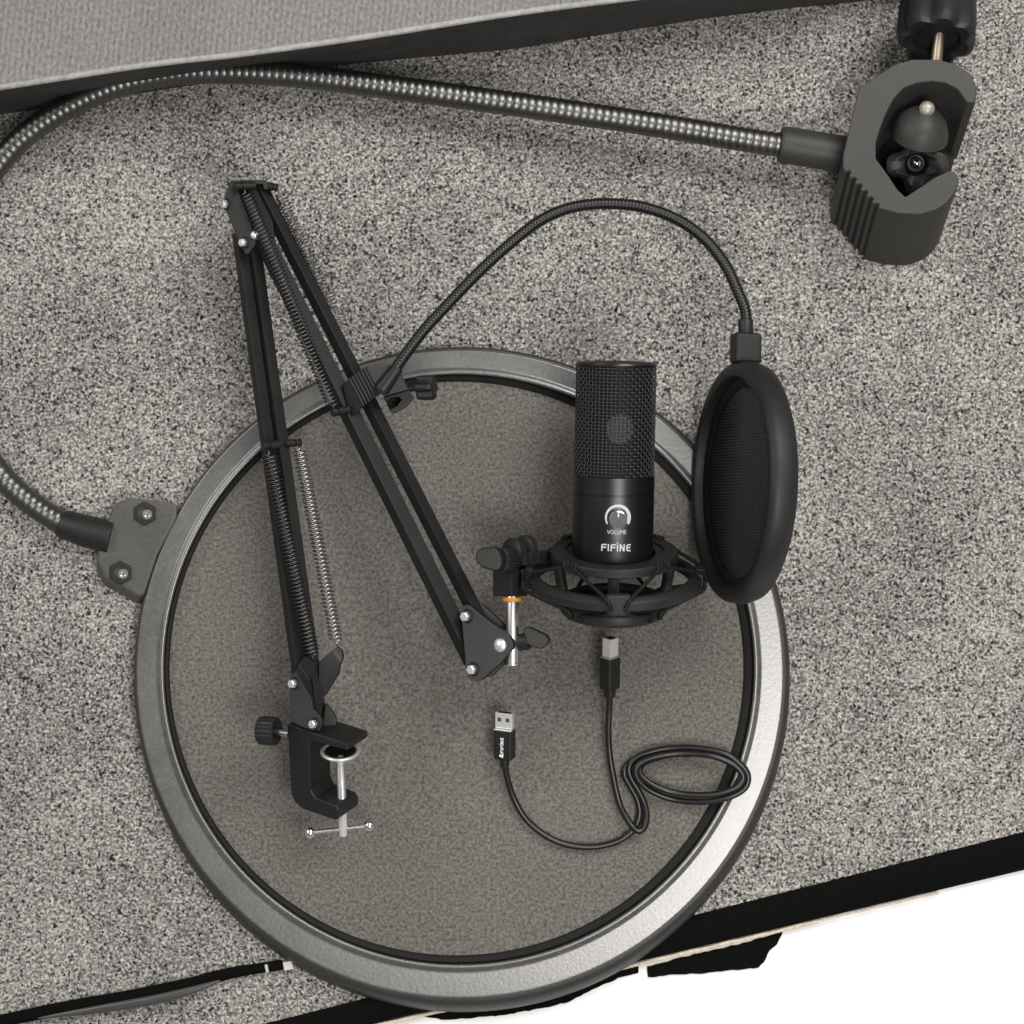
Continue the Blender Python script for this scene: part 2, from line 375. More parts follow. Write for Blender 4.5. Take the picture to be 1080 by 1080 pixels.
mb = MB(); mb.box(W(304, 1018, 5), (V(0.97, 0.2, 0), V(-0.2, 0.97, 0), V(0, 0, 1)), (5, 4.6, 3)); mb.build('tip', plain('pale_plastic_tip', (0.6, 0.59, 0.56), 0.5), sb, bevel=1)
mb = MB(); mb.box(W(281.5, 1021, 6.3), (V(0.97, 0.2, 0), V(-0.2, 0.97, 0), V(0, 0, 1)), (1.5, 4.2, 3)); mb.build('band', plain('pale_plastic_band', (0.5, 0.49, 0.46), 0.5), sb, bevel=0.6)

# ------------------------------------------------------------------ the large pop filter
BF = thing('pop_filter', 'large round grey pop filter lying flat with gooseneck and open clamp', 'pop filter', W(484, 710, 0))
def ringloft(prof, segs=180, closed=True):
    mb = MB(); vs = []; fs = []; m = len(prof)
    for (cx, cy, rx, ry, z) in prof:
        for k in range(segs):
            a = 2*PI*k/segs; vs.append(W(cx + rx*math.cos(a), cy + ry*math.sin(a), z))
    for i in range(m if closed else m - 1):
        j = (i+1) % m
        for k in range(segs):
            l = (k+1) % segs; fs.append((i*segs+k, i*segs+l, j*segs+l, j*segs+k))
    return mb.add(vs, fs)
ringloft([(487.6, 717.5, 344, 349, 0.4), (487.6, 717, 345.5, 350.5, 2), (487.4, 715.5, 345.8, 349.6, 11), (486.6, 713.6, 345.4, 347.6, 16.5), (486, 712.4, 344.2, 345.6, 19.2), (485.6, 711.6, 342.6, 343.4, 20.2), (485.2, 711, 340.4, 341, 20.3), (485.2, 711, 338, 338, 0.4)]).build('outer_band', M['band'], BF, sharp=50)
ringloft([(485.2, 711, 338.5, 338.7, 0.8), (485.2, 711, 340.6, 341.2, 20.8), (485.2, 711, 341.2, 341.8, 21.6), (485.2, 711, 340.9, 341.5, 22.2), (485.1, 710.8, 339.8, 340.4, 22.4), (485, 710.6, 338.6, 339.2, 22.4),
          (484.2, 706.6, 320.5, 320.7, 22.2), (484.1, 706.4, 319.4, 319.5, 22.15), (484, 706.2, 318.6, 318.6, 22.4), (484, 706.1, 317.2, 317.2, 23.3), (484, 706, 315.8, 315.8, 24.2), (484, 706, 314.4, 314.4, 24.7), (484, 706, 313, 313, 24.7), (484, 706, 312, 312, 24.1),
          (484, 706, 311.4, 311.4, 22.8), (484, 706, 310.8, 310.8, 19), (484, 706, 310.8, 310.8, 0.8)]).build('ring', M['ring'], BF, sharp=60)
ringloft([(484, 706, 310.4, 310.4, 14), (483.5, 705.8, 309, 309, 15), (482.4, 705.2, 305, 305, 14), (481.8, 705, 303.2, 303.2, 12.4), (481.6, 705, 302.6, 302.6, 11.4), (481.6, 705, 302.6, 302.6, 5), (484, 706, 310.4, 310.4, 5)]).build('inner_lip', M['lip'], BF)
mb = MB(); vs = [W(482, 705, 9)]; fs = []; sg = 96
for r, z in [(60, 9), (140, 9.2), (220, 9.7), (292, 10.4), (304, 10.6)]:
    for q in range(sg):
        a = 2*PI*q/sg; vs.append(W(482 + r*math.cos(a), 705 + r*math.sin(a), z))
for q in range(sg): fs.append((0, 1+q, 1+(q+1) % sg))
for i in range(4):
    for q in range(sg): fs.append((1+i*sg+q, 1+(i+1)*sg+q, 1+(i+1)*sg+(q+1) % sg, 1+i*sg+(q+1) % sg))
mb.add(vs, fs).build('mesh_screen', M['mesh'], BF)
# bracket
mb = MB(); mb.sheet([W(*p, 25) for p in [(121, 530), (138, 524), (163, 527), (187, 531), (187, 545), (166, 585), (152, 627), (146, 629), (130, 619), (110, 609), (102, 591), (108, 563)]], [tuple(range(12))], (-5, -10, -22))
mb.build('bracket', M['bracket'], BF, bevel=6, seg=4)
for (px, py) in ((154.5, 542), (129, 604.5)):
    mb = MB(); o = W(px - 1.5, py - .5, 24)
    mb.lathe(o, (0, 0, 1), [(12.5, -2), (12.5, 3.6), (11.6, 4.6), (7.6, 4.6), (7.6, 0), (0.01, 0)], 6); nu = mb.build('nut', M['oldblack'], BF, bevel=0.5)
    mb = MB(); mb.lathe(W(px + 1.2, py + .5, 24), (0.1, 0, 1), [(6.0, -1), (6.0, 4.4), (5.0, 5.6), (2.9, 5.6), (2.5, 4.2), (0.01, 4.0)], 20); mb.build('screw_tip', M['chrome'], nu)
# gooseneck
gp = smooth_path([W(100, 562, 17), W(70, 553, 16), W(36, 533, 14), W(0, 500, 14), W(-38, 440, 14), W(-56, 370, 14), W(-56, 290, 15), W(-38, 225, 18), W(0, 171, 24), W(30, 140, 28), W(75, 111, 32), W(125, 89.5, 36), W(175, 78.5, 38), W(225, 75.5, 40), W(300, 78.5, 42), W(400, 90.5, 44), W(500, 104, 46), W(600, 118, 48), W(700, 133, 50), W(790, 148, 51), W(850, 157, 51)], 14)
gp = resample(gp, 0.6)
def neckr(R, amp, per): return lambda t, i: R - amp + amp * abs(math.sin(PI * (i % 100000) / per))**0.7
mb = MB(); mb.tube(gp, neckr(12.8, 0.8, 13.0), 32); mb.build('gooseneck', M['neck'], BF, sharp=80)
mb = MB(); mb.tube([W(64, 551, 16), W(68, 553, 16), W(90, 560, 17), W(118, 567, 17)], lambda t, i: [13.5, 15.5, 17, 18][i], 24); mb.build('boot', M['oldblack'], BF, bevel=1)
mb = MB(); mb.tube([W(822, 152, 51), W(826, 152.5, 51), W(860, 158, 51), W(896, 164, 51)], lambda t, i: [17.5, 19, 19, 19][i], 28); mb.build('sleeve', M['oldplastic'], BF, bevel=1.2)
# clamp body
ribs = []
for i in range(7):
    t0 = i / 7
    a = (889 + 36*t0, 178 + 41*t0); ribs += [a, (889 + 36*(t0 + .10), 178 + 41*(t0 + .10)), (889 + 36*(t0+.075) - 0 + 2.6, 178 + 41*(t0+.075) - 2.6)]
ribs = []
for i in range(6):
    t0, t1, t2 = i/6, (i+.55)/6, (i+.62)/6
    ribs += [(889 + 36*t0, 178 + 41*t0), (889 + 36*t1, 178 + 41*t1), (889 + 36*t1 + 3.0, 178 + 41*t1 - 2.4), (889 + 36*(i+.97)/6 + 3.0, 178 + 41*(i+.97)/6 - 2.4)]
outer = [(1029, 108), (1030.5, 93), (1025, 79), (1010, 68), (990, 62.5), (962, 62.5), (943, 68), (906, 92), (897, 130), (889, 164)] + ribs + [(925, 219), (948, 225), (971, 226), (988, 221), (999, 214), (1008, 202), (1011.5, 192), (1009, 183)]
inner = [(1001, 180), (986, 187), (968, 199), (955, 207.5), (947, 200), (935, 182), (924, 167), (924, 150), (929, 134), (935, 119), (943, 104), (953, 93), (967, 87.5), (982, 85.5), (998, 87.5), (1010, 94), (1020, 108)]
zc = 104
mb = MB(); pf = [W(*p, zc) for p in outer + inner]
base = W(934, 208, 0.5) - W(950, 150, zc)
mb.prism(pf, base); mb.build('clamp_body', M['oldplastic'], BF, bevel=1.5, seg=3)
ax = Vector(W(974, 122, 0) - W(989, 32, 0)); ax = (ax.normalized() + V(0, 0, -0.1)).normalized()
mb = MB(); mb.cyl(W(992, 26, 84), W(984, 96, 76), 5.8, 16); mb.build('clamp_screw', M['brass'], BF)
mb = MB(); mb.lathe(W(978, 112, 98), (-.1, -.72, -.62), [(0.01, -4), (6, -3), (8, 2), (9, 5), (17, 9), (24, 16), (28, 26), (29, 36), (27, 38), (0.01, 38)], 48); pad = mb.build('clamp_pad', M['oldplastic'], BF)
mb = MB(); mb.sphere(W(977.5, 115, 99), 8); mb.build('screw_tip', plain('worn_pale_screw_tip', (0.40, 0.38, 0.33), 0.5, metal=0.5, grain=0.4, gscale=700), pad)
mb = MB(); mb.lathe(W(966, 172, 44), (-.1, -.3, .9), [(0.01, -14), (30, -12), (33, 0), (31, 10), (22, 12), (12, 9), (9, 2), (0.01, 2)], 60, lobes=4, depth=11, hollow=20); st = mb.build('jaw_pad', M['oldblack'], BF, bevel=0.6)
mb = MB(); mb.sphere(W(966.5, 172, 52), 6); mb.build('rivet', M['chrome'], st)
mb = MB(); fq = [W(*p, zc) + base*0.93 for p in inner]; cq = sum(fq, V(0, 0, 0))/len(fq); mb.prism([cq + (p - cq)*1.12 for p in fq], (0, 0, -4)); mb.build('jaw_shade_fill', M['deep'], BF)  # added black sheet standing in for the shade inside the open jaw
kax = V(0.14, 0.86, -0.5).normalized()
mb = MB(); mb.lathe(W(988, 43, 92), kax, [(24, 10), (24, 0), (34, -2), (39, 1), (41, 10), (40, 40), (37, 60), (30, 66), (0.01, 67)], 84, lobes=7, depth=7, hollow=27); mb.f.append(tuple(range(84)))
kn = mb.build('clamp_knob', M['oldblack'], BF, bevel=0)

# ------------------------------------------------------------------ desk boom arm
BA = thing('boom_arm', 'folding black desk boom arm with springs and screw clamp', 'boom arm', W(330, 800, 10))
def ridgebar(A, B, zA, zB, apx, az, bpx, bz, name, mat, parent, bevel=0.6):
    a = W(*A, zA); b = W(*B, zB); t = (b - a).normalized()
    r = V(-t.y, t.x, 0).normalized()
    if r.x < 0: r = -r
    z = V(0, 0, 1)
    c = [V(0, 0, 0), r*bpx - z*bz, r*(bpx - apx) - z*(az + bz), -r*apx - z*az]
    mb = MB(); vs = [a + q for q in c] + [b + q for q in c]
    mb.add(vs, [(0, 1, 2, 3), (4, 7, 6, 5)] + [(k, (k+1) % 4, 4 + (k+1) % 4, 4 + k) for k in range(4)])
    return mb.build(name, mat, parent, bevel=bevel)
ZL, ZE, ZU = 96, 108, 112
ridgebar((249.5, 245), (316.5, 735), ZE - 6, ZL - 4, 6.2, 8, 8.6, 7, 'lower_bar', M['paint'], BA)
ridgebar((264, 248), (336.5, 765), ZE - 10, ZL - 12, 6.8, 8, 8.8, 7, 'lower_bar', M['paint'], BA)
ridgebar((245.5, 193), (497, 699), ZU - 2, ZU, 8.3, 9, 12.2, 8, 'upper_bar', M['paint'], BA)
ridgebar((271.5, 194), (508, 660), ZU - 4, ZU - 4, 8.2, 9, 8.6, 8, 'upper_bar', M['paint'], BA)

def spring(A, B, zA, zB, R, wire, turns, mat, hook=6, flat=None):
    a = W(*A, zA); b = W(*B, zB); d, u, w = basis(b - a); L = (b - a).length
    pts = []; N = int(turns * 12)
    def hk(c, sgn):
        return [c + d*sgn*(-hook) + d*sgn*hook*0.9*(1-math.cos(q)) * 0.5 + u*hook*0.6*math.sin(q) for q in [PI*1.7*k/8 for k in range(9)]][::-1]
    for k in range(N + 1):
        t = k / N; ang = 2*PI*turns*t
        rr = R * min(1, 0.45 + k/8.0, 0.45 + (N-k)/8.0)
        pts.append(a + d*(hook + (L - 2*hook)*t) + (u*math.cos(ang) + w*math.sin(ang))*rr)
    e0 = [a - u*1.5, a + d*hook*0.3 + u*2.5, a + d*hook*0.8 + u*R*0.4]
    e1 = [b - d*hook*0.8 + u*R*0.4, b - d*hook*0.3 + u*2.5, b - u*1.5]
    pts = e0 + pts + e1
    mb = MB(); mb.tube(pts, wire, 6); return mb.build('spring', mat, BA, sharp=80)
spring((283, 473), (331, 697), ZL + 9, ZL + 5, 7.2, 0.8, 52, M['darksteel'])
spring((315, 468), (356, 682), 84, 82, 6.3, 0.95, 48, M['steel'])
spring((257, 198), (354, 434), ZU + 9, ZU + 9, 6.6, 0.75, 58, M['darksteel'])
spring((292, 199), (354, 331), 102, 96, 5.4, 0.7, 36, M['darksteel'])

def pin(A, B, zA, zB, r, name='spring_pin'):
    a = W(*A, zA); b = W(*B, zB); d = (b - a).normalized(); L = (b - a).length
    mb = MB(); mb.lathe(a, d, [(r*0.75, 0), (r, 0.8), (r, L*0.22), (r*0.7, L*0.24), (r*0.7, L*0.34), (r*0.95, L*0.36), (r*0.95, L - .8), (r*0.8, L)], 20)
    return mb.build(name, M['paint'], BA)
pin((277.5, 470.5), (296, 468.5), ZL + 14, ZL + 2, 4.4)
pin((318, 466.5), (302, 467.8), 90, 88, 4.2)
pin((247.5, 196.5), (269, 196), ZU + 14, ZU + 3, 4.4)
pin((293, 198), (280, 196), ZU - 2, ZU - 4, 4.2)
pin((350, 435), (368, 432), ZU + 12, ZU + 2, 4.6)

def bolt(px, py, z, axis, r=4.7, ln=4.5, name='bolt', dome=False, washer=True):
    d, u, w = basis(axis); o = W(px, py, z)
    wsh = None
    if dome:
        mb = MB(); mb.lathe(o, d, [(r, -2), (r, 0.8), (r*0.85, 2.2), (r*0.5, 3.2), (0.01, 3.6)], 24); return mb.build(name, M['bolt'], BA)
    mb = MB(); mb.lathe(o, d, [(r*0.92, 0), (r*0.92, ln*0.75), (r*0.75, ln), (0.01, ln)], 6); b = mb.build(name, M['bolt'], BA, bevel=0.35)
    if washer:
        mb = MB(); mb.lathe(o, d, [(r*1.3, -1.8), (r*1.3, -0.4), (r*1.2, 0), (0.01, 0)], 24); mb.build('washer', M['paint'], b)
    return b
# elbow
mb = MB(); zp = ZU + 6
mb.sheet([W(243, 190, zp), W(236, 208, zp), W(238.3, 223.5, zp), W(249.4, 250.4, zp), W(258.7, 268, zp), W(261.5, 267.5, zp), W(270, 256.5, zp - 1), W(264, 236, zp - 2), W(252, 204, zp - 2), W(254, 190, zp - 2)], [tuple(range(10))], (2.5, 0, -6))
mb.build('elbow_plate', M['paint'], BA, bevel=1)
mb = MB(); mb.prism([W(254, 189.5, ZU + 5), W(279, 189.5, ZU + 2), W(282, 192, ZU), W(283, 199.5, ZU), W(278, 199.5, ZU), W(277, 194.5, ZU + 2), W(254, 194.5, ZU + 4)], (0, 0, -26)); mb.build('elbow_yoke', M['paint'], BA, bevel=0.8)
mb = MB(); mb.prism([W(*p, ZU - 8) for p in [(260, 194), (276, 195), (286, 226), (290, 252), (282, 250), (266, 222)]], (0, 0, -4)); mb.build('elbow_plate', M['paint'], BA, bevel=0.6)
AXB = (-0.55, -0.05, 0.83)
bolt(238, 215.6, zp + 0.5, (-0.8, 0, 0.6)); bolt(257, 256, zp + 0.5, AXB); bolt(268, 248, zp, AXB, dome=True, r=4.2)
# end plate
mb = MB(); ep = [(486, 647), (488, 640), (491, 637.5), (496, 639), (515, 654.5), (537, 670), (541, 676), (541.5, 683), (527, 700.5), (508, 716.5), (502, 718.5), (496, 717), (492, 711.5), (489, 680)]
mb.prism([W(*p, ZU + 6) for p in ep], (3, 0, -5)); mb.build('end_plate', M['paint'], BA, bevel=0.8)
mb = MB(); ep2 = [(500, 641), (507, 636), (531, 658), (545, 671), (546, 681), (535, 697), (518, 714), (508, 714), (500, 700)]
mb.prism([W(*p, ZU - 14) for p in ep2], (2, 0, -4)); mb.build('end_plate', M['paint'], BA, bevel=0.8)
bolt(491.5, 650, ZU + 7, AXB, 5.6, 5); bolt(498.2, 706, ZU + 7, AXB, 5.6, 5); bolt(527, 680.5, ZU + 6.5, (-0.5, 0, 0.87), r=7.0, dome=True)
# stand tube
tz = ZU - 4
mb = MB(); mb.lathe(W(540.3, 702, tz), (0, 1, 0), [(6.6, 0), (7.2, 0.8), (7.2, 2.2), (6.9, 2.6), (6.9, 34), (7.2, 34.4), (7.2, 35.6), (6.9, 36), (6.9, 68), (6.5, 70)], 32); mb.build('stand_tube', M['satin'], BA)
# wing knob on the right
mb = MB(); mb.cyl(W(546, 678, tz - 2), W(558, 676, tz + 2), 8.5, 24); wk = mb.build('wing_knob', M['plastic'], BA, bevel=1.2)
mb = MB(); mb.prism([W(*p, tz + 10) for p in [(551, 664), (553, 661.5), (557, 660.8), (575, 669), (579, 673.5), (579, 677), (576, 681), (571, 684.5), (566, 684), (555, 679)]], (2, 0, -10)); mb.build('wing', M['plastic'], wk, bevel=2.4, seg=3)
# base brackets
zb = ZL + 9
mb = MB()
pts = [W(306, 759.5, zb), W(305.5, 714, zb), W(311.5, 709, zb), W(328.5, 737, zb), W(330, 748, zb), W(338, 755.5, zb), W(339.8, 762, zb), W(337, 770.5, zb), W(330, 770.5, zb), W(316, 765.5, zb),
       W(315, 700, zb - 7), W(326.5, 717, zb - 7), W(322, 692, zb - 3), W(332, 700, zb - 3), W(331, 714, zb - 5)]
mb.sheet(pts, [(0, 1, 2, 3, 4, 5, 6, 7, 8, 9), (2, 10, 11, 3), (10, 12, 13, 14, 11)], (1.5, 0, -4))
mb.build('base_bracket', M['paint'], BA, bevel=0.5)
mb = MB(); mb.sheet([W(336, 698, 86), W(349, 687, 88), W(355.6, 681.5, 84), W(361, 686, 84), W(361.8, 694, 84), W(359, 700.5, 86), W(357.5, 710, 80), W(344, 732, 76), W(336, 738, 76)], [(0, 1, 5, 6, 7, 8), (1, 2, 3, 4, 5)], (1, 0, -4)); mb.build('base_bracket', M['paint'], BA, bevel=0.8)
mb = MB(); mb.prism([W(*p, 88) for p in [(343, 742), (350, 750), (354.5, 758), (354.5, 764), (350, 767), (340, 767)]], (0, 0, -14)); mb.build('back_plate', M['paint'], BA, bevel=1)
bolt(309.5, 721, zb + 0.8, AXB, 5, 5); bolt(331, 763.5, zb + 0.8, AXB, 5, 5)
# C clamp
psi, el = math.radians(33), math.radians(22)
def frame(px, py, z, psi, el):
    k = SC(z); f = V(0, -math.sin(el), math.cos(el)); u = V(0, math.cos(el), math.sin(el)); r = V(1, 0, 0)
    d = r*math.cos(psi) + f*math.sin(psi); nn = r*(-math.sin(psi)) + f*math.cos(psi); o = W(px, py, z)
    fn = lambda x, y, zz: o + (d*x + nn*y + u*zz) * k
    fn.d, fn.n, fn.u, fn.k = d, nn, u, k
    return fn
F = frame(302.5, 764, 86, psi, el)
prof = [(0, 0), (80, 0), (80, -8), (31, -10.5), (28.5, -14), (28.5, -71), (33, -78), (62, -79), (65, -84), (65, -93), (60, -97.5), (16, -97.5), (6, -93), (1, -84)]
mb = MB(); mb.prism([F(x, 0, z) for x, z in prof], (F.n * (-36)) * F.k); mb.build('clamp_body', M['plastic'], BA, bevel=2.4, seg=3)
mb = MB(); mb.lathe(F(56, -18, -30), F.u, [(0.01, -92.5), (3.6, -92), (4.4, -91), (4.4, -60), (4.4, 0), (0.01, 0.2)], 24); cs = mb.build('clamp_screw', M['plugmetal'], BA)
mb = MB()
hp = []
for i in range(46):
    for q in range(8): hp.append(F(56, -18, -36 - i*0.95 - q*0.95/8) + (F.d*math.cos(2*PI*q/8) + F.n*math.sin(2*PI*q/8))*4.4)
mb.tube(hp, 0.45, 5); mb.build('thread', M['satin'], cs)
mb = MB(); mb.lathe(F(56, -18, -35), F.u, [(5, -2), (6, 0), (18.5, 8.6), (20, 10), (20.3, 11.2), (19.6, 12.4), (17.2, 12.4), (16.0, 11), (15.2, 10.2), (5, 4.4), (0.01, 4.4)], 56); cpd = mb.build('clamp_pad', M['bolt'], BA)
mb = MB(); mb.lathe(F(56, -18, -35), F.u, [(3.2, 5.2), (5, 5.0), (15.4, 10.9), (15.9, 11.3), (15.4, 11.5), (5, 5.6), (3.2, 5.6)], 48, closed=True); mb.build('cup_lining', M['deep'], cpd)
hz = F(56, -18, -118).z
mb = MB(); mb.cyl(W(327, 878.2, hz), W(389.5, 870.8, hz), 2.2, 12); hb = mb.build('clamp_handle', M['satin'], BA)
for p in ((327, 878.2), (389.5, 870.8)):
    mb = MB(); mb.sphere(W(*p, hz), 6.0); mb.build('handle_ball', M['chrome'], hb)
kx = V(0.94, -0.03, 0.33).normalized()
mb = MB(); mb.lathe(W(273, 770, 92), kx, [(0.01, 0), (11, 0.3), (14, 2), (14.8, 5), (14.8, 17), (13.8, 20), (11, 20.5), (9.5, 17), (8, 15), (0.01, 15)], 96, lobes=16, depth=0.9, hollow=12); kb = mb.build('tightening_knob', M['plastic'], BA)
mb = MB(); mb.cyl(W(284, 770.7, 94), W(304, 774, 98), 3.6, 18); mb.build('shaft', M['steel'], kb)

# ------------------------------------------------------------------ microphone
me_ = math.radians(6)
MZ = 122
mo = W(645.8, 588, MZ); k = SC(MZ)
ma = V(0.016, math.cos(me_), math.sin(me_)).normalized(); mf = V(0, -math.sin(me_), math.cos(me_)); mf = (mf - ma*mf.dot(ma)).normalized(); mr_ = ma.cross(mf)
if mr_.x < 0: mr_ = -mr_
MR = 42.6 * k
MIC = thing('microphone', 'black cylindrical microphone with wire grille and volume dial', 'microphone', mo)
def mc(x, s, R): # x along the surface from the front line, s up the axis
    a = x / MR
    return mo + ma*s + (mr_*math.sin(a) + mf*math.cos(a))*R
s_gr, s_top = 88*k, 205.5*k
mb = MB(); mb.lathe(mo, ma, [(0.01, -14), (MR - 3, -14), (MR - 1, -13), (MR, -11), (MR, 68*k), (MR - .7, 68.4*k), (MR - .7, 69.4*k), (MR, 69.8*k), (MR, s_gr - .8), (MR - .8, s_gr), (0.01, s_gr)], 96, ref=mf); mb.build('body', M['mic'], MIC)
mb = MB(); mb.lathe(mo, ma, [(MR - 4, s_gr), (MR - 4, s_top - 5), (MR - 8, s_top - 2.5), (0.01, s_top - 2.5)], 64); mb.build('inner_foam', M['deep'], MIC)
# woven wire grille
NV, NH = 60, 33
mb = MB(); hgt = s_top - 3 - s_gr
for i in range(NV):
    a = 2*PI*(i + .5)/NV; dr = mr_*math.sin(a) + mf*math.cos(a); path = []
    for j in range(NH*4 + 1):
        s = s_gr + hgt*j/(NH*4); path.append(mo + ma*s + dr*(MR - 1.5 + 0.75*math.cos(PI*(j/4) + PI*i)))
    path.append(mo + ma*(s_top - 1.2) + dr*(MR - 3)); path.append(mo + ma*(s_top - .3) + dr*(MR - 8)); path.append(mo + ma*(s_top + .3) + dr*4)
    mb.tube(path, 0.54, 5)
for j in range(NH):
    s = s_gr + hgt*(j + .0)/NH + 1.2; path = []
    for q in range(NV*4):
        a = 2*PI*(q/4 + .5)/NV
        path.append(mo + ma*s + (mr_*math.sin(a) + mf*math.cos(a))*(MR - 1.5 - 0.75*math.cos(PI*((s - s_gr)/hgt*NH) + PI*(q/4))))
    mb.tube(path, 0.54, 5, closed=True)
for q in range(1, 9):
    r = MR - 6 - q*4
    if r > 3: mb.tube([mo + ma*(s_top + 0.2) + (mr_*math.sin(2*PI*w/60) + mf*math.cos(2*PI*w/60))*r for w in range(60)], 0.62, 5, closed=True)
mb.build('grille', M['wire'], MIC, sharp=80)
mb = MB(); mb.lathe(mo, ma, [(MR - 4, s_top - 4), (MR - .6, s_top - 3.6), (MR - .1, s_top - 2), (MR - .8, s_top - .3), (MR - 2.5, s_top + .3), (MR - 4, s_top - .5)], 96, closed=True); mb.build('top_rim', M['mic'], MIC)
# disc seen through the grille
mb = MB(); vs = []; fs = []; cx, cs_ = 3.5*k, 138*k; nr, na = 5, 40
vs.append(mc(cx, cs_, MR - 2.9))
for i in range(1, nr + 1):
    for q in range(na):
        a = 2*PI*q/na; vs.append(mc(cx + 15.5*k*i/nr*math.cos(a), cs_ + 15.5*k*i/nr*math.sin(a), MR - 2.9))
for q in range(na): fs.append((0, 1+q, 1+(q+1) % na))
for i in range(nr - 1):
    for q in range(na): fs.append((1+i*na+q, 1+(i+1)*na+q, 1+(i+1)*na+(q+1) % na, 1+i*na+(q+1) % na))
mb.add(vs, fs).build('capsule_disc', plain('grey_capsule_disc', (0.055, 0.055, 0.06), 0.6), MIC)

# print on the body: px offsets from the front line
fx = lambda px: (px - 647.3) * k
fs_ = lambda py: (590.5 - py) * k / math.cos(me_) + 0.0
RP = MR + 0.25
def poly_print(mb, polys, R=RP):
    for pl in polys: mb.add([mc(fx(x), fs_(y), R) for x, y in pl], [tuple(range(len(pl)))])
def rect(x0, y0, x1, y1): return [(x0, y0), (x1, y0), (x1, y1), (x0, y1)]
def word(x0, yt, h, s=1.0, w=1.35):
    yb = yt + h; P = []
    mid = yt + h*0.47; hw = w/2
    def Fl(x, wd):
        return [[(x + w*.9, yt), (x + wd, yt), (x + wd, yt + w), (x + w, yt + w), (x + w, mid - hw), (x + wd*.92, mid - hw), (x + wd*.92, mid + hw), (x + w, mid + hw), (x + w, yb), (x, yb), (x, yt + w*.9)]]
    P += Fl(x0, 5.6*s)
    P.append(rect(x0 + 6.8*s, yt, x0 + 6.8*s + w, yb))
    P += Fl(x0 + 9.8*s, 5.3*s)
    P.append(rect(x0 + 16.2*s, yt + h*0.02, x0 + 16.2*s + w, yb)); P.append(rect(x0 + 16.2*s, yt - h*.26, x0 + 16.2*s + w, yt - h*.08))
    xn = x0 + 19.0*s; wn = 5.5*s
    P.append([(xn, yt), (xn + w*1.1, yt), (xn + wn - w, yb - w*2.0), (xn + wn - w, yt), (xn + wn, yt), (xn + wn, yb), (xn + wn - w*1.1, yb), (xn + w, yt + w*2.0), (xn + w, yb), (xn, yb)])
    xe = x0 + 26.0*s; we = 5.0*s
    P.append([(xe + we*.35, yt), (xe + we, yt), (xe + we, yt + w), (xe + we*.45, yt + w), (xe + w*1.1, yt + w*1.5), (xe + w, mid - hw), (xe + we*.92, mid - hw), (xe + we*.92, mid + hw), (xe + w, mid + hw), (xe + w*1.1, yb - w*1.5), (xe + we*.45, yb - w), (xe + we, yb - w), (xe + we, yb), (xe + we*.35, yb), (xe + w*.3, yb - w*.7), (xe, yb - w*1.8), (xe, yt + w*1.8), (xe + w*.3, yt + w*.7)])
    return P
mb = MB(); poly_print(mb, word(633.4, 571.3, 7.4)); mb.build('logo', M['white'], MIC)
mb = MB(); pa = []; N = 40; oc = (650.3, 543.8); 
for i in range(N + 1):
    a = math.radians(212 - 244*i/N)
    t = i/N; th = 1.6 + 2.6*t
    pa.append(((oc[0] + 13.6*math.cos(a), oc[1] - 13.6*math.sin(a)), (oc[0] + (13.6-th)*math.cos(a), oc[1] - (13.6-th)*math.sin(a))))
poly_print(mb, [[pa[i][0], pa[i+1][0], pa[i+1][1], pa[i][1]] for i in range(N)]); mb.build('volume_arc', M['white'], MIC)
cu = bpy.data.curves.new('volume_text', 'FONT'); cu.body = 'VOLUME'; cu.align_x = 'CENTER'; cu.size = 1.0
to = bpy.data.objects.new('volume_text', cu); COL.objects.link(to)
bpy.context.view_layer.update()
tm = bpy.data.meshes.new_from_object(to.evaluated_get(bpy.context.evaluated_depsgraph_get()))
bpy.data.objects.remove(to)
wx = max(v.co.x for v in tm.vertices) - min(v.co.x for v in tm.vertices); hy = max(v.co.y for v in tm.vertices)
mb = MB(); mb.add([mc(fx(649.3 + v.co.x*20/wx), fs_(560.9 - v.co.y*4.2/hy), RP) for v in tm.vertices], [tuple(p.vertices) for p in tm.polygons])
mb.build('volume_print', M['white'], MIC)
ko = mc(fx(650.2), fs_(545.6), MR - 1.5); kd = (ko - (mo + ma*fs_(545.6))).normalized()
kd = (kd + mf*0.6).normalized()
mb = MB(); mb.lathe(ko, kd, [(9.0*k, 0), (9.0*k, 4.6), (8.2*k, 5.2), (7.9*k, 5.0), (0.01, 5.0)], 48); kn = mb.build('volume_dial', M['dial'], MIC)
mb = MB(); mb.lathe(ko, kd, [(8.1*k, 5.3), (9.0*k, 5.0), (9.5*k, 4.2), (9.5*k, 3.4), (9.1*k, 3.4), (8.1*k, 4.9)], 48, closed=True); mb.build('dial_rim', M['chrome'], kn)
mb = MB(); mb.box(ko + kd*5.3 + ma*5.4*k, (mr_, ma, kd), (0.8, 2.6, 0.3)); mb.build('dial_mark', M['white'], kn)

